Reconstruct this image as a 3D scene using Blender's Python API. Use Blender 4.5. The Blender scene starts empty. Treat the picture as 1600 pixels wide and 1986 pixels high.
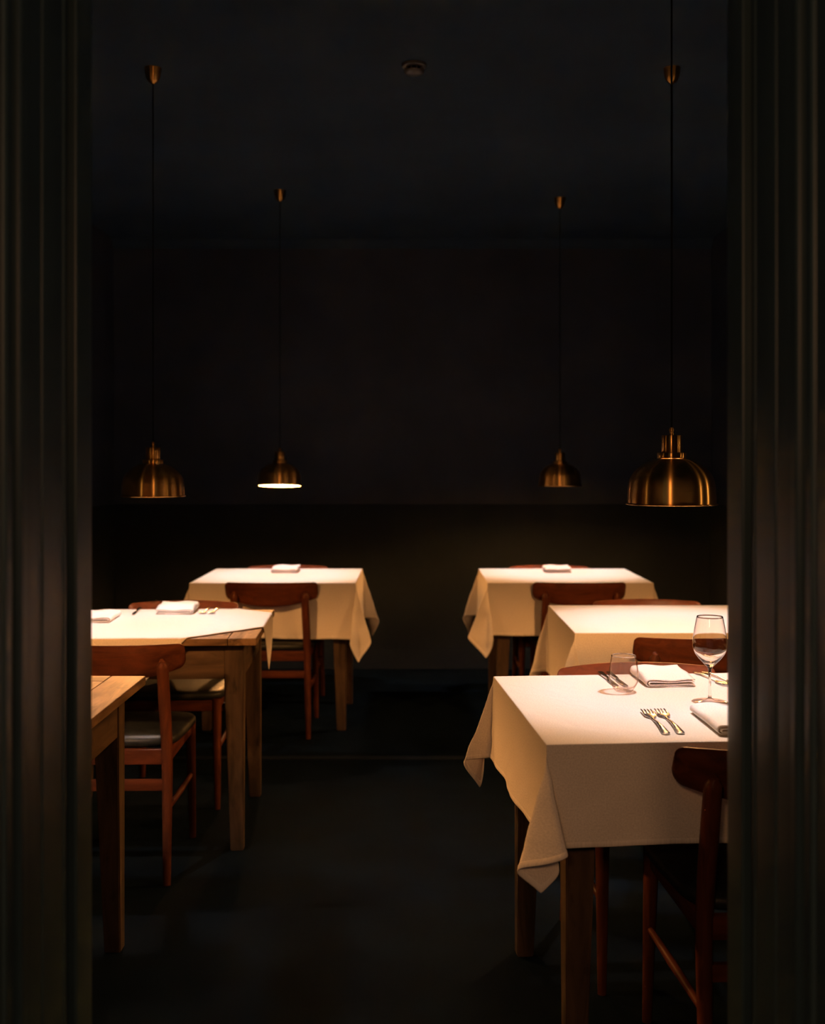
import bpy, bmesh, math, random
from mathutils import Vector, Matrix
random.seed(7)
scene = bpy.context.scene
C = scene.collection

# ------------------------------------------------------------------ camera
EYE = 1.37
cam_d = bpy.data.cameras.new('camera'); cam = bpy.data.objects.new('camera', cam_d); C.objects.link(cam)
cam.location = (0, 0, EYE); cam.rotation_euler = (math.pi/2, 0, 0)
cam_d.sensor_fit = 'HORIZONTAL'; cam_d.sensor_width = 36.0
cam_d.lens = 36.0*2150/1600
cam_d.shift_y = -93/1600
cam_d.clip_start = 0.05
cam_d.dof.use_dof = True; cam_d.dof.focus_distance = 2.9; cam_d.dof.aperture_fstop = 4.0
scene.camera = cam

# ------------------------------------------------------------------ world: dim dusk light of the hall behind the camera
w = bpy.data.worlds.new('world'); scene.world = w; w.use_nodes = True
bg = w.node_tree.nodes['Background']
bg.inputs[0].default_value = (0.86, 0.98, 1.0, 1); bg.inputs[1].default_value = 0.05
vs = scene.view_settings
vs.view_transform = 'Standard'; vs.look = 'None'; vs.gamma = 1.0; vs.exposure = 0.0
vs.use_curve_mapping = False
LAMP_POWER = 17.0
# two warm lamps of the hall behind the camera, shining in through the doorway
for hx, hy, hz, hp in ((-.36, -.60, 1.95, 37.0), (.36, -.75, 1.95, 30.0)):
    hl = bpy.data.lights.new('hall_lamp', 'POINT'); hl.energy = hp; hl.color = (1, .47, .20); hl.shadow_soft_size = .16
    ho = bpy.data.objects.new('hall_lamp', hl); C.objects.link(ho); ho.location = (hx, hy, hz)

# ------------------------------------------------------------------ materials
def new_mat(name):
    m = bpy.data.materials.new(name); m.use_nodes = True
    nt = m.node_tree
    return m, nt, nt.nodes['Principled BSDF']

def simple(name, col, rough=0.5, metal=0.0, noise=0.0, scale=8.0, bump=0.0, spec=0.5, bscale=None):
    m, nt, p = new_mat(name)
    p.inputs['Base Color'].default_value = (*col, 1)
    p.inputs['Roughness'].default_value = rough
    p.inputs['Metallic'].default_value = metal
    p.inputs['Specular IOR Level'].default_value = spec
    tc = nt.nodes.new('ShaderNodeTexCoord')
    if noise > 0:
        n = nt.nodes.new('ShaderNodeTexNoise'); n.inputs['Scale'].default_value = scale
        n.inputs['Detail'].default_value = 6
        nt.links.new(tc.outputs['Object'], n.inputs['Vector'])
        r = nt.nodes.new('ShaderNodeValToRGB')
        a = tuple(max(0, c*(1-noise)) for c in col); b = tuple(min(1, c*(1+noise)) for c in col)
        r.color_ramp.elements[0].color = (*a, 1); r.color_ramp.elements[1].color = (*b, 1)
        r.color_ramp.elements[0].position = .3; r.color_ramp.elements[1].position = .7
        nt.links.new(n.outputs['Fac'], r.inputs[0]); nt.links.new(r.outputs[0], p.inputs['Base Color'])
    if bump > 0:
        n2 = nt.nodes.new('ShaderNodeTexNoise'); n2.inputs['Scale'].default_value = bscale or scale*6
        nt.links.new(tc.outputs['Object'], n2.inputs['Vector'])
        b = nt.nodes.new('ShaderNodeBump'); b.inputs['Strength'].default_value = bump; b.inputs['Distance'].default_value = .004
        nt.links.new(n2.outputs['Fac'], b.inputs['Height']); nt.links.new(b.outputs[0], p.inputs['Normal'])
    return m

def wood(name, dark, light, stretch, rough=0.5, knots=0.0, gscale=22, coat=0.0, spec=.25):
    """stretch = axis index along the grain"""
    m, nt, p = new_mat(name)
    tc = nt.nodes.new('ShaderNodeTexCoord'); oi = nt.nodes.new('ShaderNodeObjectInfo')
    mp = nt.nodes.new('ShaderNodeMapping')
    sc = [1.0, 1.0, 1.0]; sc[stretch] = 0.12
    mp.inputs['Scale'].default_value = sc
    mu = nt.nodes.new('ShaderNodeMath'); mu.operation = 'MULTIPLY'; mu.inputs[1].default_value = 37.0
    nt.links.new(oi.outputs['Random'], mu.inputs[0]); nt.links.new(mu.outputs[0], mp.inputs['Location'])
    nt.links.new(tc.outputs['Object'], mp.inputs['Vector'])
    n = nt.nodes.new('ShaderNodeTexNoise'); n.inputs['Scale'].default_value = gscale; n.inputs['Detail'].default_value = 9
    n.inputs['Roughness'].default_value = .62; n.inputs['Distortion'].default_value = .8
    nt.links.new(mp.outputs[0], n.inputs['Vector'])
    r = nt.nodes.new('ShaderNodeValToRGB')
    r.color_ramp.elements[0].color = (*dark, 1); r.color_ramp.elements[0].position = .32
    r.color_ramp.elements[1].color = (*light, 1); r.color_ramp.elements[1].position = .66
    nt.links.new(n.outputs['Fac'], r.inputs[0])
    out = r.outputs[0]
    if knots > 0:
        k = nt.nodes.new('ShaderNodeTexNoise'); k.inputs['Scale'].default_value = 26; k.inputs['Detail'].default_value = 4
        mp2 = nt.nodes.new('ShaderNodeMapping'); s2 = [1, 1, 1]; s2[stretch] = .45; mp2.inputs['Scale'].default_value = s2
        nt.links.new(mu.outputs[0], mp2.inputs['Location']); nt.links.new(tc.outputs['Object'], mp2.inputs['Vector'])
        nt.links.new(mp2.outputs[0], k.inputs['Vector'])
        kr = nt.nodes.new('ShaderNodeValToRGB'); kr.color_ramp.elements[0].position = .60; kr.color_ramp.elements[1].position = .78
        nt.links.new(k.outputs['Fac'], kr.inputs[0])
        km = nt.nodes.new('ShaderNodeMath'); km.operation = 'MULTIPLY'; km.inputs[1].default_value = knots
        nt.links.new(kr.outputs[0], km.inputs[0])
        mx = nt.nodes.new('ShaderNodeMixRGB'); mx.inputs[2].default_value = (*[c*.18 for c in dark], 1)
        nt.links.new(km.outputs[0], mx.inputs[0]); nt.links.new(out, mx.inputs[1]); out = mx.outputs[0]
    nt.links.new(out, p.inputs['Base Color'])
    p.inputs['Roughness'].default_value = rough
    p.inputs['Specular IOR Level'].default_value = spec
    p.inputs['Coat Weight'].default_value = coat; p.inputs['Coat Roughness'].default_value = .25
    b = nt.nodes.new('ShaderNodeBump'); b.inputs['Strength'].default_value = .25; b.inputs['Distance'].default_value = .002
    nt.links.new(n.outputs['Fac'], b.inputs['Height']); nt.links.new(b.outputs[0], p.inputs['Normal'])
    return m

def cloth_mat(name, col, weave=900):
    m, nt, p = new_mat(name)
    uv = nt.nodes.new('ShaderNodeTexCoord')
    mp = nt.nodes.new('ShaderNodeMapping'); nt.links.new(uv.outputs['UV'], mp.inputs['Vector'])
    n = nt.nodes.new('ShaderNodeTexNoise'); n.inputs['Scale'].default_value = 260; n.inputs['Detail'].default_value = 3
    nt.links.new(mp.outputs[0], n.inputs['Vector'])
    r = nt.nodes.new('ShaderNodeValToRGB')
    r.color_ramp.elements[0].color = (*[c*.86 for c in col], 1); r.color_ramp.elements[0].position = .3
    r.color_ramp.elements[1].color = (*[min(1, c*1.08) for c in col], 1); r.color_ramp.elements[1].position = .7
    nt.links.new(n.outputs['Fac'], r.inputs[0]); nt.links.new(r.outputs[0], p.inputs['Base Color'])
    big = nt.nodes.new('ShaderNodeTexNoise'); big.inputs['Scale'].default_value = 14; big.inputs['Detail'].default_value = 5
    big.inputs['Distortion'].default_value = .6
    nt.links.new(mp.outputs[0], big.inputs['Vector'])
    b = nt.nodes.new('ShaderNodeBump'); b.inputs['Strength'].default_value = .22; b.inputs['Distance'].default_value = .012
    nt.links.new(big.outputs['Fac'], b.inputs['Height'])
    b2 = nt.nodes.new('ShaderNodeBump'); b2.inputs['Strength'].default_value = .35; b2.inputs['Distance'].default_value = .001
    nt.links.new(n.outputs['Fac'], b2.inputs['Height']); nt.links.new(b.outputs[0], b2.inputs['Normal'])
    nt.links.new(b2.outputs[0], p.inputs['Normal'])
    p.inputs['Roughness'].default_value = .95; p.inputs['Specular IOR Level'].default_value = .1
    tr = nt.nodes.new('ShaderNodeBsdfTranslucent'); tr.inputs[0].default_value = (.9, .42, .14, 1)
    mix = nt.nodes.new('ShaderNodeMixShader'); mix.inputs[0].default_value = .10
    nt.links.new(p.outputs[0], mix.inputs[1]); nt.links.new(tr.outputs[0], mix.inputs[2])
    nt.links.new(mix.outputs[0], nt.nodes['Material Output'].inputs[0])
    return m

def brass_mat():
    m, nt, p = new_mat('brushed_brass')
    p.inputs['Base Color'].default_value = (.82, .43, .11, 1)
    p.inputs['Metallic'].default_value = 1; p.inputs['Roughness'].default_value = .26
    p.inputs['Anisotropic'].default_value = 1.0
    t = nt.nodes.new('ShaderNodeTangent'); t.direction_type = 'RADIAL'; t.axis = 'Z'
    nt.links.new(t.outputs[0], p.inputs['Tangent']); p.inputs['Anisotropic Rotation'].default_value = .25
    tc = nt.nodes.new('ShaderNodeTexCoord'); mp = nt.nodes.new('ShaderNodeMapping')
    mp.inputs['Scale'].default_value = (3, 3, 900)
    n = nt.nodes.new('ShaderNodeTexNoise'); n.inputs['Scale'].default_value = 1; n.inputs['Detail'].default_value = 3
    nt.links.new(tc.outputs['Object'], mp.inputs['Vector']); nt.links.new(mp.outputs[0], n.inputs['Vector'])
    r = nt.nodes.new('ShaderNodeMapRange'); r.inputs['To Min'].default_value = .26; r.inputs['To Max'].default_value = .31
    nt.links.new(n.outputs['Fac'], r.inputs['Value']); nt.links.new(r.outputs[0], p.inputs['Roughness'])
    return m

def glass_mat():
    m = bpy.data.materials.new('clear_glass'); m.use_nodes = True; nt = m.node_tree
    nt.nodes.remove(nt.nodes['Principled BSDF'])
    lw = nt.nodes.new('ShaderNodeLayerWeight'); lw.inputs['Blend'].default_value = .35
    r = nt.nodes.new('ShaderNodeValToRGB')
    r.color_ramp.elements[0].color = (.98, .97, .955, 1); r.color_ramp.elements[0].position = .42
    r.color_ramp.elements[1].color = (.30, .19, .11, 1); r.color_ramp.elements[1].position = 1.0
    nt.links.new(lw.outputs['Facing'], r.inputs[0])
    t = nt.nodes.new('ShaderNodeBsdfTransparent'); nt.links.new(r.outputs[0], t.inputs[0])
    g = nt.nodes.new('ShaderNodeBsdfGlossy'); g.inputs['Roughness'].default_value = .03; g.inputs['Color'].default_value = (1, .90, .76, 1)
    pw = nt.nodes.new('ShaderNodeMath'); pw.operation = 'POWER'; pw.inputs[1].default_value = 3.5
    nt.links.new(lw.outputs['Facing'], pw.inputs[0])
    f = nt.nodes.new('ShaderNodeMapRange'); f.inputs['To Min'].default_value = .05; f.inputs['To Max'].default_value = .7
    nt.links.new(pw.outputs[0], f.inputs['Value'])
    mx = nt.nodes.new('ShaderNodeMixShader')
    nt.links.new(f.outputs[0], mx.inputs[0]); nt.links.new(t.outputs[0], mx.inputs[1]); nt.links.new(g.outputs[0], mx.inputs[2])
    nt.links.new(mx.outputs[0], nt.nodes['Material Output'].inputs[0])
    return m

def emit_mat(name, col, s):
    m, nt, p = new_mat(name)
    p.inputs['Base Color'].default_value = (.9, .8, .6, 1)
    p.inputs['Emission Color'].default_value = (*col, 1); p.inputs['Emission Strength'].default_value = s
    return m

CLOTH = cloth_mat('white_linen', (.80, .745, .67))
NAPKIN = cloth_mat('napkin_cotton', (.86, .80, .72))
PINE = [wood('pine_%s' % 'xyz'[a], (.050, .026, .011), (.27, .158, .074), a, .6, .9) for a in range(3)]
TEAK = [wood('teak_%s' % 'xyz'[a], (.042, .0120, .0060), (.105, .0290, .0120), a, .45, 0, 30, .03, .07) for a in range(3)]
PINE_SHADED = [wood('shaded_pine_%s' % 'xyz'[a], (.020, .0125, .008), (.085, .052, .030), a, .6, .85, 22, 0, .15) for a in range(3)]  # pine darkened to stand in for shade on legs and aprons
BRASS = brass_mat()
ENAMEL = simple('cream_enamel', (.85, .78, .62), .4)
STEEL = simple('steel', (.50, .49, .49), .17, 1.0, bump=.02, scale=20)
LEATHER = simple('black_leather', (.012, .014, .014), .46, noise=.3, bump=.15, scale=30, bscale=220, spec=.22)
GLASS = glass_mat()
def solid_glass(name, rough=0.0):
    m = bpy.data.materials.new(name); m.use_nodes = True; nt = m.node_tree
    nt.nodes.remove(nt.nodes['Principled BSDF'])
    g = nt.nodes.new('ShaderNodeBsdfGlass'); g.inputs['IOR'].default_value = 1.46; g.inputs['Roughness'].default_value = rough
    g.inputs['Color'].default_value = (.98, .97, .95, 1)
    nt.links.new(g.outputs[0], nt.nodes['Material Output'].inputs[0])
    return m
CRYSTAL = solid_glass('crystal')
SPILL_TRIM = simple('spill_trim_black', (.012, .016, .022), .95, noise=.15, scale=3, bump=.04, spec=.02)  # black standing in for shade on the lower walls; also strip and baseboard
BLACKPAINT = simple('black_wall', (.038, .044, .058), .95, noise=.15, scale=2.5, bump=.05, spec=.02)
CEILPAINT = simple('dark_ceiling', (.026, .042, .064), .9, noise=.12, scale=2, spec=.05)
FLOORMAT = simple('dark_floor', (.0030, .0058, .0088), .9, noise=.3, scale=5, bump=.06, spec=.01)
JAMBPAINT = simple('dark_green_gloss', (.026, .048, .056), .40, noise=.10, scale=9, bump=.03, bscale=40, spec=.35)
CORD = simple('black_cord', (.005, .005, .005), .8, spec=.1)
BULB = emit_mat('bulb_glow', (1, .72, .4), 6.0)
PLASTIC = simple('dark_plastic', (.06, .06, .06), .4)
AGED = simple('aged_brass', (.45, .34, .18), .35, 1.0, noise=.2)

# ------------------------------------------------------------------ mesh helpers
def link(name, me, mat, parent=None, smooth=None):
    if mat is not None and not me.materials: me.materials.append(mat)
    if smooth is not None:
        me.shade_smooth(); me.set_sharp_from_angle(angle=math.radians(smooth))
    o = bpy.data.objects.new(name, me); C.objects.link(o)
    if parent is not None: o.parent = parent
    return o

def bm_mesh(bm, name='m'):
    me = bpy.data.meshes.new(name); bm.to_mesh(me); bm.free(); return me

def box_mesh(x0, x1, y0, y1, z0, z1, bev=0.0, seg=2):
    bm = bmesh.new(); bmesh.ops.create_cube(bm, size=1)
    for v in bm.verts:
        v.co = Vector(((x0+x1)/2+v.co.x*(x1-x0), (y0+y1)/2+v.co.y*(y1-y0), (z0+z1)/2+v.co.z*(z1-z0)))
    if bev > 0: bmesh.ops.bevel(bm, geom=bm.edges[:], offset=bev, segments=seg, affect='EDGES', profile=.6)
    return bm_mesh(bm)

def lathe_mesh(prof, seg=48):
    """prof: list of (r,z); r==0 makes a pole"""
    vs_, fs = [], []; rings = []
    for r, z in prof:
        if r <= 1e-6: rings.append([len(vs_)]); vs_.append((0, 0, z))
        else:
            rings.append(list(range(len(vs_), len(vs_)+seg)))
            for i in range(seg):
                a = 2*math.pi*i/seg; vs_.append((r*math.cos(a), r*math.sin(a), z))
    for A, B in zip(rings, rings[1:]):
        if len(A) == 1 and len(B) == 1: continue
        for i in range(seg):
            j = (i+1) % seg
            if len(A) == 1: fs.append((A[0], B[j], B[i]))
            elif len(B) == 1: fs.append((A[i], A[j], B[0]))
            else: fs.append((A[i], A[j], B[j], B[i]))
    me = bpy.data.meshes.new('lathe'); me.from_pydata(vs_, [], fs)
    bm = bmesh.new(); bm.from_mesh(me); bmesh.ops.recalc_face_normals(bm, faces=bm.faces); bm.to_mesh(me); bm.free()
    return me

def tube_mesh(pts, rads, seg=14, cap=True):
    pts = [Vector(p) for p in pts]; vs_, fs = [], []
    n = len(pts)
    for k, p in enumerate(pts):
        t = (pts[min(k+1, n-1)]-pts[max(k-1, 0)]).normalized()
        up = Vector((0, 1, 0)) if abs(t.y) < .9 else Vector((1, 0, 0))
        a = t.cross(up).normalized(); b = t.cross(a).normalized()
        for i in range(seg):
            an = 2*math.pi*i/seg
            vs_.append(p+(a*math.cos(an)+b*math.sin(an))*rads[k])
    for k in range(n-1):
        for i in range(seg):
            j = (i+1) % seg
            fs.append((k*seg+i, k*seg+j, (k+1)*seg+j, (k+1)*seg+i))
    if cap:
        fs.append(tuple(range(seg-1, -1, -1))); fs.append(tuple(range((n-1)*seg, n*seg)))
    me = bpy.data.meshes.new('tube'); me.from_pydata([tuple(v) for v in vs_], [], fs)
    bm = bmesh.new(); bm.from_mesh(me); bmesh.ops.recalc_face_normals(bm, faces=bm.faces); bm.to_mesh(me); bm.free()
    return me

def bezier(pts, n=8):
    """Catmull-Rom through control points"""
    P = [Vector(p) for p in pts]; out = []
    for i in range(len(P)-1):
        p0 = P[max(i-1, 0)]; p1 = P[i]; p2 = P[i+1]; p3 = P[min(i+2, len(P)-1)]
        for k in range(n):
            t = k/n
            out.append(.5*((2*p1)+(-p0+p2)*t+(2*p0-5*p1+4*p2-p3)*t*t+(-p0+3*p1-3*p2+p3)*t**3))
    out.append(P[-1]); return out

def tag(o, label, cat, group=None):
    o['label'] = label; o['category'] = cat
    if group: o['group'] = group
    return o

def thing(name, label, cat, loc=(0, 0, 0), rz=0.0, group=None):
    o = bpy.data.objects.new(name, None); C.objects.link(o); o.empty_display_size = .1
    o.location = loc; o.rotation_euler = (0, 0, rz)
    return tag(o, label, cat, group)

def struct(name, me, mat, parent=None, smooth=None):
    o = link(name, me, mat, parent, smooth)
    if parent is None: o['kind'] = 'structure'
    return o

def copy_tree(o, parent=None):
    c = o.copy(); C.objects.link(c); c.parent = parent
    for ch in o.children: copy_tree(ch, c)
    return c

# ------------------------------------------------------------------ the room
XL, XR, YF, YB, ZC = -2.0, 2.0, 1.73, 7.42, 2.87
JL, JR = -.50, .491            # door opening
struct('floor', box_mesh(-3.2, 3.2, -1.2, YB+.1, -.10, 0), FLOORMAT)
struct('ceiling', box_mesh(XL-.1, XR+.1, YF-.35, YB+.1, ZC, ZC+.1), CEILPAINT)
struct('wall_back', box_mesh(XL-.1, XR+.1, YB, YB+.1, 0, ZC), BLACKPAINT)
struct('wall_left', box_mesh(XL-.1, XL, YF-.35, YB, 0, ZC), BLACKPAINT)
struct('wall_right', box_mesh(XR, XR+.1, YF-.35, YB, 0, ZC), BLACKPAINT)
struct('wall_front', box_mesh(XL, JL-.03, YF-.33, YF-.02, 0, ZC), BLACKPAINT)
struct('wall_front', box_mesh(JR+.03, XR, YF-.33, YF-.02, 0, ZC), BLACKPAINT)
struct('wall_front', box_mesh(JL-.03, JR+.03, YF-.33, YF-.02, 2.44, ZC), BLACKPAINT)
# crown moulding of the back wall, threshold strip across the floor
bm = bmesh.new()
prof = [(0, 0), (-.012, 0), (-.016, .012), (-.030, .03), (-.05, .045), (-.055, .06), (0, .06)]
for xx in (XL, XR):
    for (dy, dz) in prof: bm.verts.new((xx, YB+dy, ZC-.0605+dz))
bm.verts.ensure_lookup_table(); n = len(prof)
for i in range(n):
    j = (i+1) % n; bm.faces.new([bm.verts[i], bm.verts[j], bm.verts[n+j], bm.verts[n+i]])
bmesh.ops.recalc_face_normals(bm, faces=bm.faces)
struct('trim_1', bm_mesh(bm), CEILPAINT)
struct('trim_2', box_mesh(XL, XR, 5.14, 5.19, 0, .004, .0015), SPILL_TRIM)
struct('baseboard_back', box_mesh(XL, XR, YB-.024, YB-.012, 0, .14, .004), SPILL_TRIM)
# added near-black boards that swallow the lamps' glow on the lower walls
for nm, (bx0, bx1, by0, by1) in (('spill_board_back', (XL, XR, YB-.012, YB)), ('spill_board_left', (XL, XL+.012, YF-.02, YB-.012)), ('spill_board_right', (XR-.012, XR, YF-.02, YB-.012))):
    struct(nm, box_mesh(bx0, bx1, by0, by1, 0, 1.10, .002), SPILL_TRIM)
# door linings: a panelled reveal on each side (boards run floor to lintel)
def reveal(sgn, xf, name):
    root = bpy.data.objects.new(name, None); C.objects.link(root); root['kind'] = 'structure'
    def strip(nm, y0, y1, out, bev=.003):
        # out = how far the board stands proud of (negative: behind) the jamb face
        xa, xb = xf+sgn*(-out), xf+sgn*.035
        link(nm, box_mesh(min(xa, xb), max(xa, xb), y0, y1, 0, 2.44, bev, 3), JAMBPAINT, root, 40)
    strip('door_stop', 1.652, 1.730, 0)
    strip('lining_groove', 1.598, 1.652, -.013, .001)
    strip('bead', 1.586, 1.598, .0015, .004)
    strip('lining_board', 1.500, 1.586, 0)
    strip('lining_board', 1.430, 1.4985, -.0015)
    strip('bead', 1.404, 1.4285, .004, .006)
    strip('lining_groove', 1.372, 1.404, -.010, .001)
    strip('casing_moulding', 1.345, 1.372, .006, .007)
    strip('casing_board', 1.19, 1.345, .002)
    for hz in (1.135, .52):
        me = lathe_mesh([(0, -.012), (.0035, -.011), (.0035, .011), (0, .012)], 12)
        h = link('hinge_knuckle', me, AGED, root, 40); h.location = (xf-sgn*.0005, 1.411, hz)
    return root
reveal(-1, JL, 'door_lining_left'); reveal(1, JR, 'door_lining_right')
struct('trim_3', box_mesh(JL-.03, JR+.03, 1.19, YF, 2.44, 2.47, .002), JAMBPAINT)

# ------------------------------------------------------------------ tables
TW, TD, TT = .84, .77, .76
def leg_mesh(cx, cy, sx, sy):
    """square leg, outer faces straight, inner faces tapering"""
    t, b = .068, .046; z1 = TT-.026
    bm = bmesh.new()
    lv = []
    for z, s in ((0, b), (z1-.15, t), (z1, t)):
        ox, oy = cx+sx*t/2, cy+sy*t/2            # outer corner stays
        ring = [(ox, oy), (ox-sx*s, oy), (ox-sx*s, oy-sy*s), (ox, oy-sy*s)]
        lv.append([bm.verts.new((x, y, z)) for x, y in ring])
    for A, B in zip(lv, lv[1:]):
        for i in range(4): bm.faces.new([A[i], A[(i+1) % 4], B[(i+1) % 4], B[i]])
    bm.faces.new(lv[0]); bm.faces.new(lv[-1])
    bmesh.ops.recalc_face_normals(bm, faces=bm.faces)
    bmesh.ops.bevel(bm, geom=[e for e in bm.edges], offset=.003, segments=2, affect='EDGES')
    return bm_mesh(bm)

def make_table():
    t = thing('dining_table', '', 'table')
    hw, hd = TW/2, TD/2
    def plank(x0, x1, y0, y1, ax):
        g = .0008
        cx, cy = (x0+x1)/2, (y0+y1)/2
        o = link('plank', box_mesh(x0+g-cx, x1-g-cx, y0+g-cy, y1-g-cy, -.013, .013, .0035, 3), PINE[ax], t, 40)
        o.location = (cx, cy, TT-.013+random.uniform(-.0006, 0))
    plank(-hw, -hw+.10, -hd, hd, 1); plank(hw-.10, hw, -hd, hd, 1)
    plank(-hw+.10, hw-.10, hd-.08, hd, 0); plank(-hw+.10, hw-.10, -hd, -hd+.08, 0)
    xs = [-hw+.10+i*(TW-.20)/5 for i in range(6)]
    for a, b in zip(xs, xs[1:]): plank(a, b, -hd+.08, hd-.08, 1)
    ix, iy = hw-.05-.034, hd-.045-.034
    for sx in (-1, 1):
        for sy in (-1, 1):
            link('leg', leg_mesh(sx*ix, sy*iy, sx, sy), PINE_SHADED[2], t, 40)
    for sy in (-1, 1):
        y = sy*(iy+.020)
        link('apron', box_mesh(-ix+.034, ix-.034, y-.011, y+.011, TT-.026-.125, TT-.026, .002), PINE_SHADED[0], t, 40)
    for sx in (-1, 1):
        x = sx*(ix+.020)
        link('apron', box_mesh(x-.011, x+.011, -iy+.034, iy-.034, TT-.026-.125, TT-.026, .002), PINE_SHADED[1], t, 40)
    return t
R = math.radians
# key: (x, y, rot)
TABLES = {
 'bare':  (-1.188, 2.812, 0.0),
 'midL':  (-.9825, 4.250, R(2.4)),
 'rearL': (-.713, 6.035, R(0)),
 'rearR': (.806, 6.04, 0),
 'midR':  (1.006, 4.370, 0),
 'nearR': (.682, 2.812, R(4.3)),
}
TLABEL = {
 'bare': 'bare pine table without cloth, cut off by the left door lining',
 'midL': 'rustic pine table with a small cloth laid cornerwise, pine corner showing',
 'rearL': 'farthest left dining table under a long white cloth, tapered wooden legs',
 'rearR': 'farthest right dining table under a white cloth',
 'midR': 'middle right dining table under a cloth, behind the one with glasses',
 'nearR': 'nearest right dining table under a cloth, carrying the glasses',
}
proto = make_table(); first = True
for k, (x, y, rz) in TABLES.items():
    t = proto if first else copy_tree(proto)
    first = False
    t.location = (x, y, 0); t.rotation_euler = (0, 0, rz)
    tag(t, TLABEL[k], 'table', 'pine dining tables')

# ------------------------------------------------------------------ tablecloths
HX, HY, ZT = TW/2+.003, TD/2+.003, TT+.0035
def mesh_from_grid(pos, uv, nx, ny):
    fs = [(j*(nx+1)+i, j*(nx+1)+i+1, (j+1)*(nx+1)+i+1, (j+1)*(nx+1)+i) for j in range(ny) for i in range(nx)]
    me = bpy.data.meshes.new('cloth'); me.from_pydata(pos, [], fs)
    uvl = me.uv_layers.new(name='UVMap')
    for l in me.loops: uvl.data[l.index].uv = uv[l.vertex_index]
    return me

def wob(a, b, seed):
    return (math.sin(a*11+seed)*math.sin(b*9+seed*1.7)+.6*math.sin(a*23+b*17+seed*2.3)+.35*math.sin(a*41-b*37+seed))/1.95

def spline2(keys, t):
    """smooth 2D curve through keys [(t,(x,y))]"""
    for q in range(len(keys)-1):
        if t <= keys[q+1][0] or q == len(keys)-2:
            p1, p2 = Vector(keys[q][1]), Vector(keys[q+1][1])
            p0 = Vector(keys[max(q-1, 0)][1]); p3 = Vector(keys[min(q+2, len(keys)-1)][1])
            f = (t-keys[q][0])/(keys[q+1][0]-keys[q][0])
            return .5*((2*p1)+(-p0+p2)*f+(2*p0-5*p1+4*p2-p3)*f*f+(-p0+3*p1-3*p2+p3)*f**3)

def axis_lines(h, over):
    n_o, n_t = 15, 22
    lo = [-h-over+(over-.007)*i/n_o for i in range(n_o+1)]
    mid = [-h+.008+(2*h-.016)*i/n_t for i in range(n_t+1)]
    return lo+[-h]+mid+[h]+[-x for x in reversed(lo)]

def draped_cloth(ox_l, ox_r, oy_f, oy_b, corners, seed):
    """rectangular cloth; overhang left, right, front, back; each corner falls in a soft double fold.
    corners: {(sx,sy): (side_lobe, tip, front_lobe)} given as tilts (outward across the side, outward across the front)"""
    n_o = 15
    def lines(h, lo_o, hi_o):
        base = axis_lines(h, 1.0); out = []
        for x in base:
            if x < -h: out.append(-h-(-x-h)*lo_o if True else 0)
            elif x > h: out.append(h+(x-h)*hi_o)
            else: out.append(x)
        return out
    xs, ys = lines(HX, ox_l, ox_r), lines(HY, oy_f, oy_b)
    pos, uv = [], []
    for y in ys:
        for x in xs:
            a = max(0, abs(x)-HX); b = max(0, abs(y)-HY)
            sx = 1 if x > 0 else -1; sy = 1 if y > 0 else -1
            bx = max(-HX, min(HX, x)); by = max(-HY, min(HY, y))
            rho = math.hypot(a, b)
            if rho < 1e-9:
                pos.append((x, y, ZT+.0005*wob(x*1.3, y*1.3, seed))); uv.append((x, y)); continue
            base = .035
            if b == 0 or a == 0:
                s_, h_ = (by, HY) if b == 0 else (bx, HX)
                e = 1-(abs(s_)/h_)**4
                t = base+e*(.022*math.sin(7*s_+seed*1.3+(0 if a > 0 else 2))+.012*math.sin(17*s_+seed*2.1)-.018)
                tl = e*.03*math.sin(5*s_+seed)
                u = (t*sx, tl) if b == 0 else (tl, t*sy)
            else:
                cv = corners[(sx, sy)]
                inner = list(zip((.25, .5, .75), cv)) if len(cv) == 3 else list(cv)
                keys = [(0, (base, 0))]+inner+[(1, (0, base))]
                uu = spline2(keys, math.atan2(b, a)/(math.pi/2))
                u = (uu.x*sx, uu.y*sy)
            d = Vector((u[0], u[1], -1)).normalized()
            # the fold opens gradually below the edge
            p = Vector((bx, by, ZT))+d*rho
            k = min(1, rho/.12)
            nrm = Vector((sx if a > 0 else 0, sy if b > 0 else 0, 0)).normalized()
            along = by if (b == 0) else bx
            p += nrm*(.0055*k*wob(along*1.6+1.3*sx, rho*2.2+sy, seed+3)+.0012*k*wob(along*4, rho*7, seed+9))
            p.z += .004*k*wob(along*.9, rho*.5, seed+5)
            pos.append(tuple(p)); uv.append((x, y))
    return mesh_from_grid(pos, uv, len(xs)-1, len(ys)-1), len(xs)-1, len(ys)-1

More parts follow.
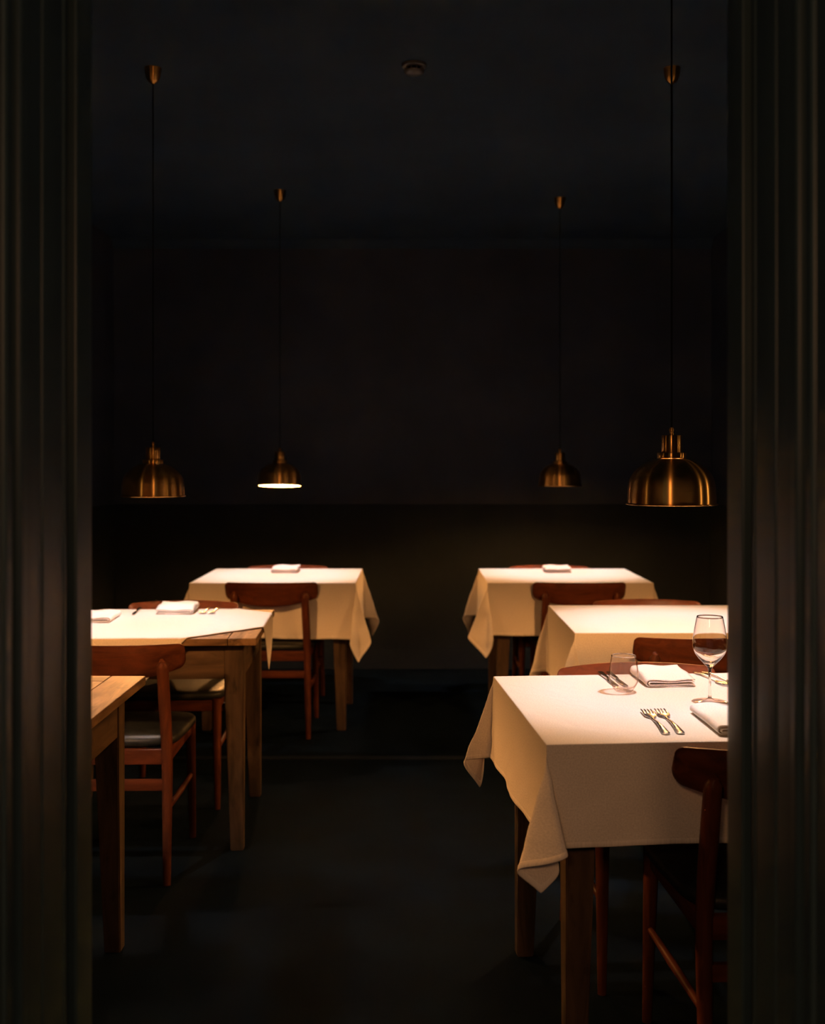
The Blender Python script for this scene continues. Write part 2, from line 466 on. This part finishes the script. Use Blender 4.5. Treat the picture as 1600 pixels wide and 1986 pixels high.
def diamond_cloth(side, cx, cy, seed):
    """square cloth laid cornerwise: its four corners hang over the four table edges"""
    n = 90; pos, uv = [], []; c = math.sqrt(.5)
    for j in range(n+1):
        for i in range(n+1):
            a = (i/n-.5)*side; b = (j/n-.5)*side
            wv = .004*math.sin(9*a+seed)*abs(2*b/side)**3+.0
            wv2 = .005*math.sin(11*b+seed*2)*abs(2*a/side)**3
            x = (a-b)*c+cx+wv; y = (a+b)*c+cy+wv2
            ex = max(0, abs(x)-HX); ey = max(0, abs(y)-HY)
            sx = 1 if x > 0 else -1; sy = 1 if y > 0 else -1
            bx = max(-HX, min(HX, x)); by = max(-HY, min(HY, y))
            edge = max(abs(a), abs(b))/(side/2)
            z = ZT+.0008*wob(x*1.5, y*1.5, seed)
            if ex == 0 and ey == 0: z += .004*max(0, edge-.9)*10*max(0, math.sin(14*(a+b)+seed))*.4
            t = .06+.05*math.sin(9*(by if ex > 0 else bx)+seed)
            # hanging corners draw together towards their tip
            if ex > 0:
                p = Vector((bx+sx*ex*t, (y-cy)*(1-.2*ex)+cy+.015*math.sin(18*ex), z-ex))
            elif ey > 0:
                p = Vector(((x-cx)*(1-.3*ey)+cx, by+sy*ey*t, z-ey))
            else: p = Vector((x, y, z))
            pos.append(tuple(p)); uv.append((a, b))
    return mesh_from_grid(pos, uv, n, n), n, n

CB = (-1, -1); CBR = (1, -1); CTL = (-1, 1); CTR = (1, 1)
def corner_set(v):
    r_ = random.Random(v)
    j = lambda p: (p[0]+r_.uniform(-.05, .05), p[1]+r_.uniform(-.05, .05))
    base = ((.36, .12), (.05, .10), (-.10, .37))
    return {c: tuple(j(p) for p in base) for c in (CB, CBR, CTL, CTR)}
cs_near = corner_set(1)
cs_near[CB] = ((.16, (.02, -.03)), (.34, (-.10, .05)), (.50, (.06, .02)), (.61, (.25, .05)), (.83, (-.15, .34)))
cs_near[CTL] = ((.37, -.12), (.12, .02), (.05, .36))
cs_rl = corner_set(2); cs_rl[CBR] = ((.27, -.04), (.04, .08), (-.08, .40)); cs_rl[CTR] = ((.33, -.10), (.14, .04), (.08, .36))
cs_rr = corner_set(3); cs_rr[CB] = ((.36, -.04), (.02, .10), (-.08, .38)); cs_rr[CTL] = ((.33, -.10), (.14, .06), (.08, .36))
cs_mr = corner_set(4); cs_mr[CTL] = ((.28, -.05), (.12, .05), (.06, .36))
CL = {
 'nearR': (draped_cloth(.232, .235, .222, .225, cs_near, 1.0), 'white linen tablecloth under the glasses on the nearest right table'),
 'midR':  (draped_cloth(.285, .28, .275, .28, cs_mr, 2.0), 'white linen tablecloth on the middle right table, behind the wine glass'),
 'rearL': (draped_cloth(.28, .285, .285, .28, cs_rl, 3.0), 'white linen tablecloth on the farthest left table'),
 'rearR': (draped_cloth(.275, .28, .270, .28, cs_rr, 4.0), 'white linen tablecloth on the farthest right table'),
 'midL':  (diamond_cloth(.875, -.004, .045, 5.0), 'small white cloth laid cornerwise across the rustic pine table'),
}
draped = {}
for k, ((me, nx, ny), lab) in CL.items():
    x, y, rz = TABLES[k]
    draped[k] = (me, nx, ny, Matrix.Translation((x, y, 0)) @ Matrix.Rotation(rz, 4, 'Z'))
HEMS = (lambda n: (0, 1, n-2, n-1), lambda n: (0, n-1))
for k, (me, nx, ny, M) in draped.items():
    me.materials.clear(); me.materials.append(CLOTH); me.shade_smooth()
    o = bpy.data.objects.new('tablecloth', me); C.objects.link(o); o.matrix_world = M
    sd = o.modifiers.new('Solidify', 'SOLIDIFY'); sd.thickness = .0014; sd.offset = 0
    ss = o.modifiers.new('Subdivision', 'SUBSURF'); ss.levels = 1; ss.render_levels = 1
    tag(o, CL[k][1], 'tablecloth', 'white tablecloths')
    # sewn hem: the outermost ring of the cloth, folded double
    keep = [p for p in me.polygons if (p.index % nx) in HEMS[k != 'midL'](nx) or (p.index//nx) in HEMS[k != 'midL'](ny)]
    ids = {}; vv = []; ff = []
    for p in keep:
        f = []
        for vi in p.vertices:
            if vi not in ids: ids[vi] = len(vv); vv.append(tuple(me.vertices[vi].co))
            f.append(ids[vi])
        ff.append(f)
    hm = bpy.data.meshes.new('hem'); hm.from_pydata(vv, [], ff)
    uvl = hm.uv_layers.new(name='UVMap')
    for l in hm.loops: uvl.data[l.index].uv = Vector(vv[l.vertex_index][:2])
    h = link('hem', hm, CLOTH, o); hm.shade_smooth()
    sd = h.modifiers.new('Solidify', 'SOLIDIFY'); sd.thickness = .0040; sd.offset = 0
    ss = h.modifiers.new('Subdivision', 'SUBSURF'); ss.levels = 1; ss.render_levels = 1

# ------------------------------------------------------------------ chairs (sitter looks towards +y)
def backrest_mesh():
    nu, nv = 44, 10; hw = .236; th = .015
    vs_, fs = [], []
    def pt(u, v, side):
        a = abs(u)
        top = .776-.004*a**2
        bot = .655+.037*a**2
        # rounded ends
        x = hw*u
        e = max(0, (a-.915)/.085)
        rnd = 1-math.sqrt(max(0, 1-e*e))
        top2 = top-rnd*.019; bot2 = bot+rnd*.024
        z = bot2+(top2-bot2)*v
        y = -.232+.075*u*u - .020*(v-.5)
        ed = min(v, 1-v)*nv
        t = th/2*(1 if ed >= 1 else .35)*(1-.5*e)
        return (x, y+side*t, z)
    for side in (-1, 1):
        for j in range(nv+1):
            for i in range(nu+1):
                v = j/nv
                vs_.append(pt(math.sin(math.pi/2*(-1+2*i/nu)), v, side))
    S = (nu+1)*(nv+1); idx = lambda s, i, j: s*S+j*(nu+1)+i
    for j in range(nv):
        for i in range(nu):
            fs.append((idx(0, i, j), idx(0, i+1, j), idx(0, i+1, j+1), idx(0, i, j+1)))
            fs.append((idx(1, i, j), idx(1, i, j+1), idx(1, i+1, j+1), idx(1, i+1, j)))
    for i in range(nu):
        fs.append((idx(0, i, 0), idx(1, i, 0), idx(1, i+1, 0), idx(0, i+1, 0)))
        fs.append((idx(0, i, nv), idx(0, i+1, nv), idx(1, i+1, nv), idx(1, i, nv)))
    for j in range(nv):
        fs.append((idx(0, 0, j), idx(0, 0, j+1), idx(1, 0, j+1), idx(1, 0, j)))
        fs.append((idx(0, nu, j), idx(1, nu, j), idx(1, nu, j+1), idx(0, nu, j+1)))
    me = bpy.data.meshes.new('backrest'); me.from_pydata(vs_, [], fs)
    bm = bmesh.new(); bm.from_mesh(me); bmesh.ops.recalc_face_normals(bm, faces=bm.faces); bm.to_mesh(me); bm.free()
    return me

def seat_mesh():
    """upholstered pad: rounded trapezoid, crowned top"""
    bm = bmesh.new(); N = 56
    def outline(s):
        pts = []
        for i in range(N):
            a = 2*math.pi*i/N; c, sn = math.cos(a), math.sin(a)
            ex = .38
            x = math.copysign(abs(c)**ex, c); y = math.copysign(abs(sn)**ex, sn)
            pts.append((x*(.218+.010*y)*s, y*.208*s))
        return pts
    rings = []
    for z, s in ((.432, .93), (.434, .975), (.443, 1.0), (.455, .995), (.463, .965), (.468, .88), (.471, .6), (.472, .25)):
        rings.append([bm.verts.new((x, y, z)) for x, y in outline(s)])
    for A, B in zip(rings, rings[1:]):
        for i in range(N): bm.faces.new([A[i], A[(i+1) % N], B[(i+1) % N], B[i]])
    bm.faces.new(rings[0][::-1]); bm.faces.new(rings[-1])
    return bm_mesh(bm)

def make_chair():
    c = thing('dining_chair', '', 'chair')
    link('seat', seat_mesh(), LEATHER, c, 60)
    link('backrest', backrest_mesh(), TEAK[0], c, 50)
    for sx in (-1, 1):
        pts = bezier([(sx*.196, -.262, 0), (sx*.190, -.228, .22), (sx*.186, -.212, .43), (sx*.180, -.226, .60), (sx*.177, -.2415, .712), (sx*.177, -.2415, .722)], 6)
        n = len(pts)
        rad = [.0125+.0075*math.sin(math.pi*min(1, (k/(n-1))/.62*.5 if k/(n-1) < .62 else .5+(k/(n-1)-.62)/.38*.38)) for k in range(n)]
        rad[-1] = .002; rad[-2] = .006; rad[-3] = .009; rad[-4] = .0108; rad[-5] = .0118; rad[-6] = .0122
        p = link('back_leg', tube_mesh(pts, rad, 16), TEAK[2], c, 50)
        s = link('screw_cap', lathe_mesh([(0, .0016), (.0018, .0012), (.0026, 0), (.0026, -.002), (0, -.002)], 14), STEEL, p, 40)
        s.location = (sx*.1775, -.2515, .690); s.rotation_euler = (R(90), 0, 0)
    for sx in (-1, 1):
        pts = bezier([(sx*.196, .205, 0), (sx*.193, .195, .22), (sx*.190, .185, .435)], 6)
        n = len(pts); rad = [.0115+.0085*(k/(n-1)) for k in range(n)]
        link('front_leg', tube_mesh(pts, rad, 16), TEAK[2], c, 50)
    link('seat_rail', box_mesh(-.175, .175, -.223, -.201, .382, .4315, .003), TEAK[0], c, 40)
    link('seat_rail', box_mesh(-.178, .178, .174, .196, .388, .4315, .003), TEAK[0], c, 40)
    for sx in (-1, 1):
        link('seat_rail', box_mesh(sx*.188-.010, sx*.188+.010, -.198, .172, .388, .4315, .003), TEAK[1], c, 40)
        link('stretcher', tube_mesh([(sx*.1905, -.226, .235), (sx*.192, 0, .235), (sx*.193, .19, .235)], [.008, .0105, .008], 12), TEAK[1], c, 50)
    link('stretcher', box_mesh(-.178, .178, -.228, -.210, .297, .333, .003), TEAK[0], c, 40)
    return c
CH = [  # x, y of the backrest plane, facing (+1 looks away from the camera), extra rotation, label
 (-.715, 5.545, 1, 0, 'teak chair in front of the farthest left table, its back towards us'),
 (-.727, 6.535, -1, 0, 'teak chair tucked in behind the farthest left table, only its top showing'),
 (.845, 5.545, 1, 0, 'teak chair in front of the farthest right table, its back towards us'),
 (.795, 6.535, -1, 0, 'teak chair tucked in behind the farthest right table, only its top showing'),
 (-.995, 3.625, 1, R(1), 'teak chair between the bare pine table and the cornerwise cloth'),
 (-.985, 4.835, -1, R(2), 'teak chair behind the rustic table with the cornerwise cloth'),
 (1.000, 3.760, 1, R(-1), 'dark teak chair back seen between the tumbler and wine glass'),
 (1.017, 4.88, -1, 0, 'teak chair behind the middle right table, its back edge showing'),
 (.795, 2.292, 1, R(3), 'nearest dark chair back, cut off by the right door lining'),
 (.652, 3.322, -1, R(4.3), 'glowing red-brown chair back behind the tumbler and napkin'),
]
cproto = make_chair(); first = True
for x, y, fdir, rz, lab in CH:
    c = cproto if first else copy_tree(cproto)
    first = False
    rot = rz+(0 if fdir > 0 else math.pi)
    off = Matrix.Rotation(rot, 3, 'Z') @ Vector((0, .238, 0))
    c.location = (x+off.x, y+off.y, 0); c.rotation_euler = (0, 0, rot)
    tag(c, lab, 'chair', 'teak dining chairs')

# ------------------------------------------------------------------ pendant lamps
def lamp_light(parent, z):
    ld = bpy.data.lights.new('bulb_light', 'POINT'); ld.energy = LAMP_POWER; ld.shadow_soft_size = .022
    ld.use_nodes = True; nt = ld.node_tree
    em = nt.nodes['Emission']
    tc = nt.nodes.new('ShaderNodeTexCoord'); sp = nt.nodes.new('ShaderNodeSeparateXYZ')
    ab = nt.nodes.new('ShaderNodeMath'); ab.operation = 'ABSOLUTE'
    nt.links.new(tc.outputs['Normal'], sp.inputs[0]); nt.links.new(sp.outputs['Z'], ab.inputs[0])
    r = nt.nodes.new('ShaderNodeValToRGB'); cr = r.color_ramp
    stops = [(0.0, (.92, .388, .110)), (.455, (.92, .388, .110)), (.53, (.42, .205, .078)), (.60, (.25, .145, .075)), (.66, (.33, .21, .13)), (.74, (.44, .345, .295)), (.87, (.29, .260, .285)), (1.0, (.185, .138, .156))]
    while len(cr.elements) < len(stops): cr.elements.new(.5)
    for e, (pos, col) in zip(cr.elements, stops): e.position = pos; e.color = (*col, 1)
    nt.links.new(ab.outputs[0], r.inputs[0]); nt.links.new(r.outputs[0], em.inputs[0])
    em.inputs[1].default_value = 4.0
    o = bpy.data.objects.new('bulb_light', ld); C.objects.link(o); o.parent = parent; o.location = (0, 0, z)
    return o

def make_lamp():
    t = thing('pendant_lamp', '', 'lamp')          # origin at the centre of the rim
    outer = [(.1165, .0020), (.1168, .010), (.1160, .030), (.1140, .0530), (.1085, .0720), (.0960, .0905), (.0760, .1075), (.0550, .1180), (.0380, .1225)]
    dense = [(p.x, p.z) for p in bezier([(r, 0, z) for r, z in outer], 6)]
    inner = [(max(r-.0016, .001), z-.0006) for r, z in dense]
    shade = link('shade', lathe_mesh(dense+[(.030, .1225), (.030, .1212)]+[(r, z) for r, z in reversed(inner)]+[dense[0]], 96), BRASS, t, 50)
    lin = [(max(r-.0020, .001), z-.0010) for r, z in dense]
    link('inner_lining', lathe_mesh(lin+[(.029, .1208)], 72), ENAMEL, shade, 60)
    link('rim', lathe_mesh([(.1146, .0000), (.1180, -.0012), (.1208, -.0006), (.1215, .0012), (.1205, .0026), (.1172, .0034), (.1146, .0030), (.1146, 0)], 96), BRASS, t, 60)
    link('collar', lathe_mesh([(.0, .1228), (.0376, .1228), (.0382, .1236), (.0382, .1368), (.0372, .1382), (.0300, .1390), (.0, .1390)], 64), BRASS, t, 40)
    link('neck', lathe_mesh([(.0, .1392), (.0262, .1392), (.0268, .1400), (.0268, .1830), (.0258, .1846), (.0, .1850)], 64), BRASS, t, 40)
    link('cable_gland', lathe_mesh([(.0, .1852), (.0066, .1852), (.0066, .190), (.0050, .191), (.0050, .195), (.0062, .196), (.0062, .201), (.0036, .206), (.0, .206)], 24), BRASS, t, 40)
    H = ZC-1.25
    link('cord', tube_mesh([(0, 0, .206), (0, 0, .8), (0, 0, H-.055)], [.0026]*3, 10), CORD, t, 60)
    rose = [(0, H-.060), (.006, H-.060), (.010, H-.056), (.018, H-.050), (.0245, H-.038), (.0285, H-.022), (.0300, H-.006), (.0310, H-.0005), (0, H-.0005)]
    link('ceiling_rose', lathe_mesh([(p.x, p.z) for p in bezier([(r, 0, z) for r, z in rose[1:-1]], 4)]+[(0, H-.0005)], 48), BRASS, t, 60)
    soc = link('lamp_socket', lathe_mesh([(0, .1208), (.016, .1208), (.016, .088), (.013, .086), (0, .086)], 24), CORD, t, 40)
    b = [(0, .0686), (.006, .0692), (.0115, .0725), (.0125, .077), (.0105, .082), (.008, .0858), (0, .0858)]
    link('bulb', lathe_mesh(b, 24), BULB, t, 60)
    return t
LAMPS = [
 ('near', .693, 2.965, 1.262, (0, 0), 'large brass pendant lamp above the table with the glasses'),
 ('midL', -.983, 4.20, 1.248, (0, 0), 'brass dome pendant lamp over the cornerwise cloth, left side'),
 ('midR', .983, 4.20, 1.248, (0, 0), 'brass pendant lamp hidden behind the large one, only its ceiling rose showing'),
 ('rearL', -.727, 6.08, 1.250, (R(4.6), 0), 'small far brass pendant lamp with its bright underside tipped towards us'),
 ('rearR', .831, 6.25, 1.248, (0, 0), 'faint far brass pendant lamp over the farthest right table'),
 ('bare', -1.19, 2.85, 1.255, (0, 0), 'brass pendant lamp above the bare pine table, beyond the left door lining'),
]
lproto = make_lamp(); first = True
for k, x, y, z, tilt, lab in LAMPS:
    t = lproto if first else copy_tree(lproto)
    first = False
    t.location = (x, y, z)
    for ch in t.children:      # the cord takes up the small difference in hanging height
        if ch.name.split('.')[0] == 'ceiling_rose': ch.location.z = 1.25-z
        if ch.name.split('.')[0] == 'cord': ch.location.z = 1.25-z if z >= 1.25 else 0
    if tilt[0]:
        for ch in t.children:
            if ch.name.split('.')[0] not in ('cord', 'ceiling_rose'):
                P = Vector((0, 0, .206)); Rm = Matrix.Rotation(-tilt[0], 4, 'X')
                ch.matrix_local = Matrix.Translation(P) @ Rm @ Matrix.Translation(-P)
    tag(t, lab, 'lamp', 'brass pendant lamps')
for o in [o for o in C.objects if o.name.split('.')[0] == 'pendant_lamp']:
    lamp_light(o, .046)

# ------------------------------------------------------------------ added wall lamps, only to streak the brass pendants
def streak_lamp(x, y, z, sgn, label):
    t = thing('added_wall_lamp', label, 'streak_lamp', (x, y, z), 0 if sgn > 0 else math.pi, 'added brass wall lamps')
    # +x points into the room
    p = link('backplate', lathe_mesh([(0, .010), (.030, .010), (.034, .006), (.035, 0), (0, 0)], 32), BRASS, t, 40); p.rotation_euler = (0, R(90), 0)
    link('arm', tube_mesh(bezier([(.009, 0, 0), (.05, 0, -.012), (.09, 0, -.004), (.10, 0, .018)], 6), [.005]*19, 12), BRASS, t, 50)
    link('candle_cup', lathe_mesh([(0, .019), (.012, .019), (.016, .026), (.016, .034), (.0145, .034), (.0145, .027), (0, .023)], 24), BRASS, t, 40).location = (.10, 0, 0)
    link('bulb', lathe_mesh([(0, .0345), (.007, .036), (.011, .046), (.008, .060), (.002, .072), (0, .073)], 20), BULB, t, 60).location = (.10, 0, 0)
    ld = bpy.data.lights.new('streak_light', 'POINT'); ld.energy = STREAK_POWER; ld.color = (1, .62, .30); ld.shadow_soft_size = .012
    o = bpy.data.objects.new('streak_light', ld); C.objects.link(o); o.parent = t; o.location = (.10, 0, .088)
STREAK_POWER = 1.5
streak_lamp(XR-.012, 2.95, 1.25, -1, 'added brass wall lamp on the right wall level with the nearest table')
streak_lamp(XR-.012, 2.40, 1.25, -1, 'added brass wall lamp on the right wall close to the doorway')
streak_lamp(XL+.012, 2.50, 1.25, 1, 'added brass wall lamp on the left wall beside the bare table')

# ------------------------------------------------------------------ ceiling smoke detector
t = thing('smoke_detector', 'small round smoke detector in the middle of the dark ceiling', 'smoke detector', (.006, 4.16, ZC))
link('base', lathe_mesh([(0, -.0005), (.046, -.0005), (.046, -.010), (.042, -.013), (0, -.013)], 40), PLASTIC, t, 40)
link('grille', lathe_mesh([(0, -.0132), (.030, -.0132), (.030, -.026), (0, -.026)], 40), CORD, t, 40)
for i in range(10):
    a = 2*math.pi*i/10
    f = link('fin', box_mesh(.029, .036, -.0015, .0015, -.0262, -.0130, .0005, 1), PLASTIC, t); f.rotation_euler = (0, 0, a)
link('cap', lathe_mesh([(0, -.0262), (.038, -.0262), (.037, -.032), (.026, -.038), (0, -.040)], 40), PLASTIC, t, 60)

# ------------------------------------------------------------------ table settings
TOP = TT+.0045
def on_cloth(k, x, y, r=.10):
    me, nx, ny, M = draped[k]
    return max([v.z for v in (M @ q.co for q in me.vertices) if (v.x-x)**2+(v.y-y)**2 < r*r])+.0011
def make_fork(name, loc, rz, label, L=.215, group='forks'):
    t = thing(name, label, 'fork', loc, rz, group)
    # along +y: tines at the +y end
    s = L/.20
    def flat(outline, zf, th):
        bm = bmesh.new(); tp, bt = [], []
        for y, hw in outline:
            z = zf(y)
            tp.append([bm.verts.new((-hw, y, z+th*.6)), bm.verts.new((-hw*.5, y, z+th)), bm.verts.new((hw*.5, y, z+th)), bm.verts.new((hw, y, z+th*.6))])
            bt.append([bm.verts.new((-hw, y, z)), bm.verts.new((hw, y, z))])
        for A, B, a, b in zip(tp, tp[1:], bt, bt[1:]):
            for i in range(3): bm.faces.new([A[i], A[i+1], B[i+1], B[i]])
            bm.faces.new([a[0], b[0], b[1], a[1]])
            bm.faces.new([A[0], B[0], b[0], a[0]]); bm.faces.new([A[3], a[1], b[1], B[3]])
        for A, a in ((tp[0], bt[0]), (tp[-1], bt[-1])): bm.faces.new([A[0], A[1], A[2], A[3], a[1], a[0]])
        bmesh.ops.recalc_face_normals(bm, faces=bm.faces)
        return bm_mesh(bm)
    def zf(y):
        u = (y/s+.10)/.20
        return .001+.0055*math.sin(min(1, max(0, u/.62))*math.pi)**2*.9+.009*max(0, (u-.62)/.38)**1.3*(1.15-max(0, (u-.62)/.38)**2*.75) 
    hs = [(-.100, .0035), (-.098, .0070), (-.092, .0082), (-.080, .0072), (-.055, .0048), (-.02, .0032), (.015, .0028), (.030, .0034)]
    link('handle', flat([(y*s, h*s) for y, h in hs], zf, .0028), STEEL, t, 50)
    hd = [(.030, .0034), (.036, .0068), (.043, .0108), (.050, .0122), (.056, .0124)]
    link('head', flat([(y*s, h*s) for y, h in hd], zf, .0022), STEEL, t, 50)
    for i in range(4):
        cx = (-.0099+.0066*i)*s
        m = flat([(y*s, h*s) for y, h in ((.056, .0024), (.075, .0021), (.092, .0017), (.100, .0008))], zf, .0020)
        for v in m.vertices: v.co.x += cx
        link('tine', m, STEEL, t, 50)
    return t

def make_knife(loc, rz, label, L=.21):
    t = thing('table_knife', label, 'knife', loc, rz, 'table knives')
    s = L/.21
    def prism(outl, z0, z1, bev):
        bm = bmesh.new(); vsb = [bm.verts.new((x*s, y*s, z0)) for x, y in outl]
        f = bm.faces.new(vsb); r = bmesh.ops.extrude_face_region(bm, geom=[f])
        for v in r['geom']:
            if isinstance(v, bmesh.types.BMVert): v.co.z = z1
        bmesh.ops.recalc_face_normals(bm, faces=bm.faces)
        bmesh.ops.bevel(bm, geom=bm.edges[:], offset=bev, segments=2, affect='EDGES')
        return bm_mesh(bm)
    link('handle', prism([(-.0075, -.105), (.0075, -.105), (.0085, -.095), (.0065, -.05), (.0055, 0), (-.0055, 0), (-.0065, -.05), (-.0085, -.095)], .0005, .0065, .0012), STEEL, t, 40)
    link('blade', prism([(-.0055, .0005), (.0050, .0005), (.0085, .012), (.0095, .060), (.0080, .088), (.0030, .102), (-.0035, .105), (-.0058, .095)], .0015, .0035, .0006), STEEL, t, 40)
    return t

def make_napkin(loc, rz, label, wx, ly, hump=.008, mirror=False, lift=.0):
    """cotton napkin folded into four layers; the rounded fold lies on the -x side"""
    vs_, fs = [], []; ny = 26
    def u_profile(x_end, zlo, zhi, nose):
        r = (zhi-zlo)/2; pts = []
        n = 14
        for i in range(n): pts.append((x_end-(x_end-(nose+r))*i/(n-1), zlo))
        for i in range(1, 9):
            a = math.pi*i/9; pts.append((nose+r-r*math.sin(a), (zlo+zhi)/2-r*math.cos(a)))
        for i in range(n): pts.append((nose+r+(x_end-(nose+r))*i/(n-1), zhi))
        return pts
    for (prof, seed) in ((u_profile(wx/2, .002, .0185, -wx/2), 0), (u_profile(wx/2-.004, .0065, .0135, -wx/2+.006), 1)):
        base = len(vs_); m = len(prof)
        for j in range(ny+1):
            v = j/ny; y = (v-.5)*ly
            for (x, z) in prof:
                u = x/wx+.5
                k = (z/.0185)
                dz = k*(hump*math.sin(math.pi*min(1, v*1.08))**2*(.55+.45*math.sin(2.2*u+.6))+hump*1.1*max(0, v-.55)**1.5*2+.0016*math.sin(9*u+5*v)+lift*v)
                yy = y+.0035*math.sin(5*u+seed)*(v-.5)*2-(.003 if seed else 0)*(1-2*v)
                vs_.append(((-x if mirror else x), yy, z+dz))
        for j in range(ny):
            for i in range(m-1):
                fs.append((base+j*m+i, base+j*m+i+1, base+(j+1)*m+i+1, base+(j+1)*m+i))
    me = bpy.data.meshes.new('napkin'); me.from_pydata(vs_, [], fs)
    uvl = me.uv_layers.new(name='UVMap')
    for l in me.loops:
        co = me.vertices[l.vertex_index].co; uvl.data[l.index].uv = (co.x+co.z, co.y)
    o = link('folded_napkin', me, NAPKIN); me.shade_smooth()
    sd = o.modifiers.new('Solidify', 'SOLIDIFY'); sd.thickness = .0026; sd.offset = 0
    o.location = loc; o.rotation_euler = (0, 0, rz)
    return tag(o, label, 'napkin', 'folded white napkins')

TN = R(4.3)
# nearest right table
make_fork('fork', (.569, 2.595, on_cloth('nearR', .569, 2.595)), R(-.5), 'left fork of the pair lying near the front edge of the cloth', .235)
make_fork('fork', (.603, 2.600, on_cloth('nearR', .603, 2.600)), R(-.5), 'right fork of the front pair, next to the cut-off napkin', .235)
make_napkin((.752, 2.590, on_cloth('nearR', .752, 2.590)), R(1.5), 'folded white napkin beside the front forks, cut off by the door lining', .145, .225, .004)
make_napkin((.698, 3.100, on_cloth('nearR', .698, 3.100)), R(2.5), 'thick folded white napkin behind the tumbler', .135, .185, .010)
make_knife((.549, 3.105, on_cloth('nearR', .549, 3.105)), R(184), 'left knife of the pair lying behind the tumbler', .20)
make_knife((.574, 3.105, on_cloth('nearR', .574, 3.105)), R(184.5), 'right knife of the pair, seen through the tumbler', .20)
make_fork('fork', (.838, 3.110, on_cloth('nearR', .838, 3.110)), R(191), 'left fork of the pair behind the wine glass stem', .205)
make_fork('fork', (.868, 3.118, on_cloth('nearR', .868, 3.118)), R(194), 'right fork of the pair behind the wine glass, by the door lining', .205)
# glasses
def glass(name, outer, th, seg, loc, label, extra=None):
    dense = [(p.x, p.z) for p in bezier([(r, 0, z) for r, z in outer], 5)]
    return dense
def tumbler(loc):
    o = [(.0, .0008), (.018, .0005), (.0225, .0022), (.0285, .010), (.0365, .024), (.0395, .038), (.0385, .056), (.0355, .075), (.0322, .0945)]
    oi = [(p.x, p.z) for p in bezier([(r, 0, z) for r, z in o], 5)]
    i_ = [(.0314, .0948), (.0346, .075), (.0376, .056), (.0386, .038), (.0355, .0245), (.027, .0125), (.014, .0085), (0, .0078)]
    ii = [(p.x, p.z) for p in bezier([(r, 0, z) for r, z in i_], 5)]
    prof = oi+[(.0318, .0952)]+ii; prof = [(max(0, r), z) for r, z in prof]
    ob = link('tumbler', lathe_mesh(prof, 64), GLASS, None, 60); ob.location = loc
    rm = [(.0318+.0013*math.cos(2*math.pi*q/10), .0950+.0013*math.sin(2*math.pi*q/10)) for q in range(11)]
    link('rim', lathe_mesh(rm, 64), CRYSTAL, ob, 60)
    return tag(ob, 'empty stemless glass tumbler on the nearest white tablecloth', 'glass')
tumbler((.562, 2.950, on_cloth('nearR', .562, 2.950)))
t = thing('wine_glass', 'tall stemmed wine glass beside the right door lining', 'wine glass', (.755, 2.815, on_cloth('nearR', .755, 2.815)))
fo = [(.0, .0006), (.044, .0006), (.0455, .0014), (.0440, .0024), (.030, .0036), (.012, .0060), (.0055, .0110), (.0, .0110)]
link('foot', lathe_mesh(fo, 64), GLASS, t, 50)
st = [(.0, .0112), (.0050, .0112), (.0036, .020), (.0031, .045), (.0033, .070), (.0046, .084), (.0080, .0915), (.0, .0915)]
link('stem', lathe_mesh(st, 32), CRYSTAL, t, 60)
bo = [(.0, .0918), (.0085, .0920), (.0180, .1010), (.0300, .1140), (.0395, .1290), (.0430, .1450), (.0418, .1650), (.0380, .1900), (.0325, .2180)]
bd = [(max(0, p.x), p.z) for p in bezier([(r, 0, z) for r, z in bo], 6)]
bi = [(.0317, .2183), (.0372, .1900), (.0410, .1650), (.0421, .1450), (.0385, .1300), (.0285, .1160), (.0150, .1050), (.0, .1010)]
bid = [(max(0, p.x), p.z) for p in bezier([(r, 0, z) for r, z in bi], 6)]
link('bowl', lathe_mesh(bd+[(.0321, .2187)]+bid, 64), CRYSTAL, t, 60)
# rustic table with the cornerwise cloth
make_napkin((-.965, 4.555, on_cloth('midL', -.965, 4.555)), R(4), 'folded napkin between knife and forks on the cornerwise cloth', .150, .20, .014, True)
make_fork('fork', (-.851, 4.560, on_cloth('midL', -.851, 4.560)), R(180), 'left fork of the pair on the cornerwise cloth', .205)
make_fork('fork', (-.815, 4.560, on_cloth('midL', -.815, 4.560)), R(180), 'right fork of the pair on the cornerwise cloth, near its corner', .205)
make_knife((-1.128, 4.535, on_cloth('midL', -1.128, 4.535)), R(186), 'dark table knife left of the napkin on the cornerwise cloth', .20)
make_napkin((-1.225, 4.32, on_cloth('midL', -1.225, 4.32)), R(3), 'folded napkin cut off by the left door lining', .135, .20, .006, True)
# far tables
make_napkin((-.712, 6.235, on_cloth('rearL', -.712, 6.235)), R(0), 'folded napkin on the farthest left tablecloth', .145, .17, .016)
make_napkin((.815, 6.255, on_cloth('rearR', .815, 6.255)), R(0), 'folded napkin on the farthest right tablecloth', .145, .17, .012)
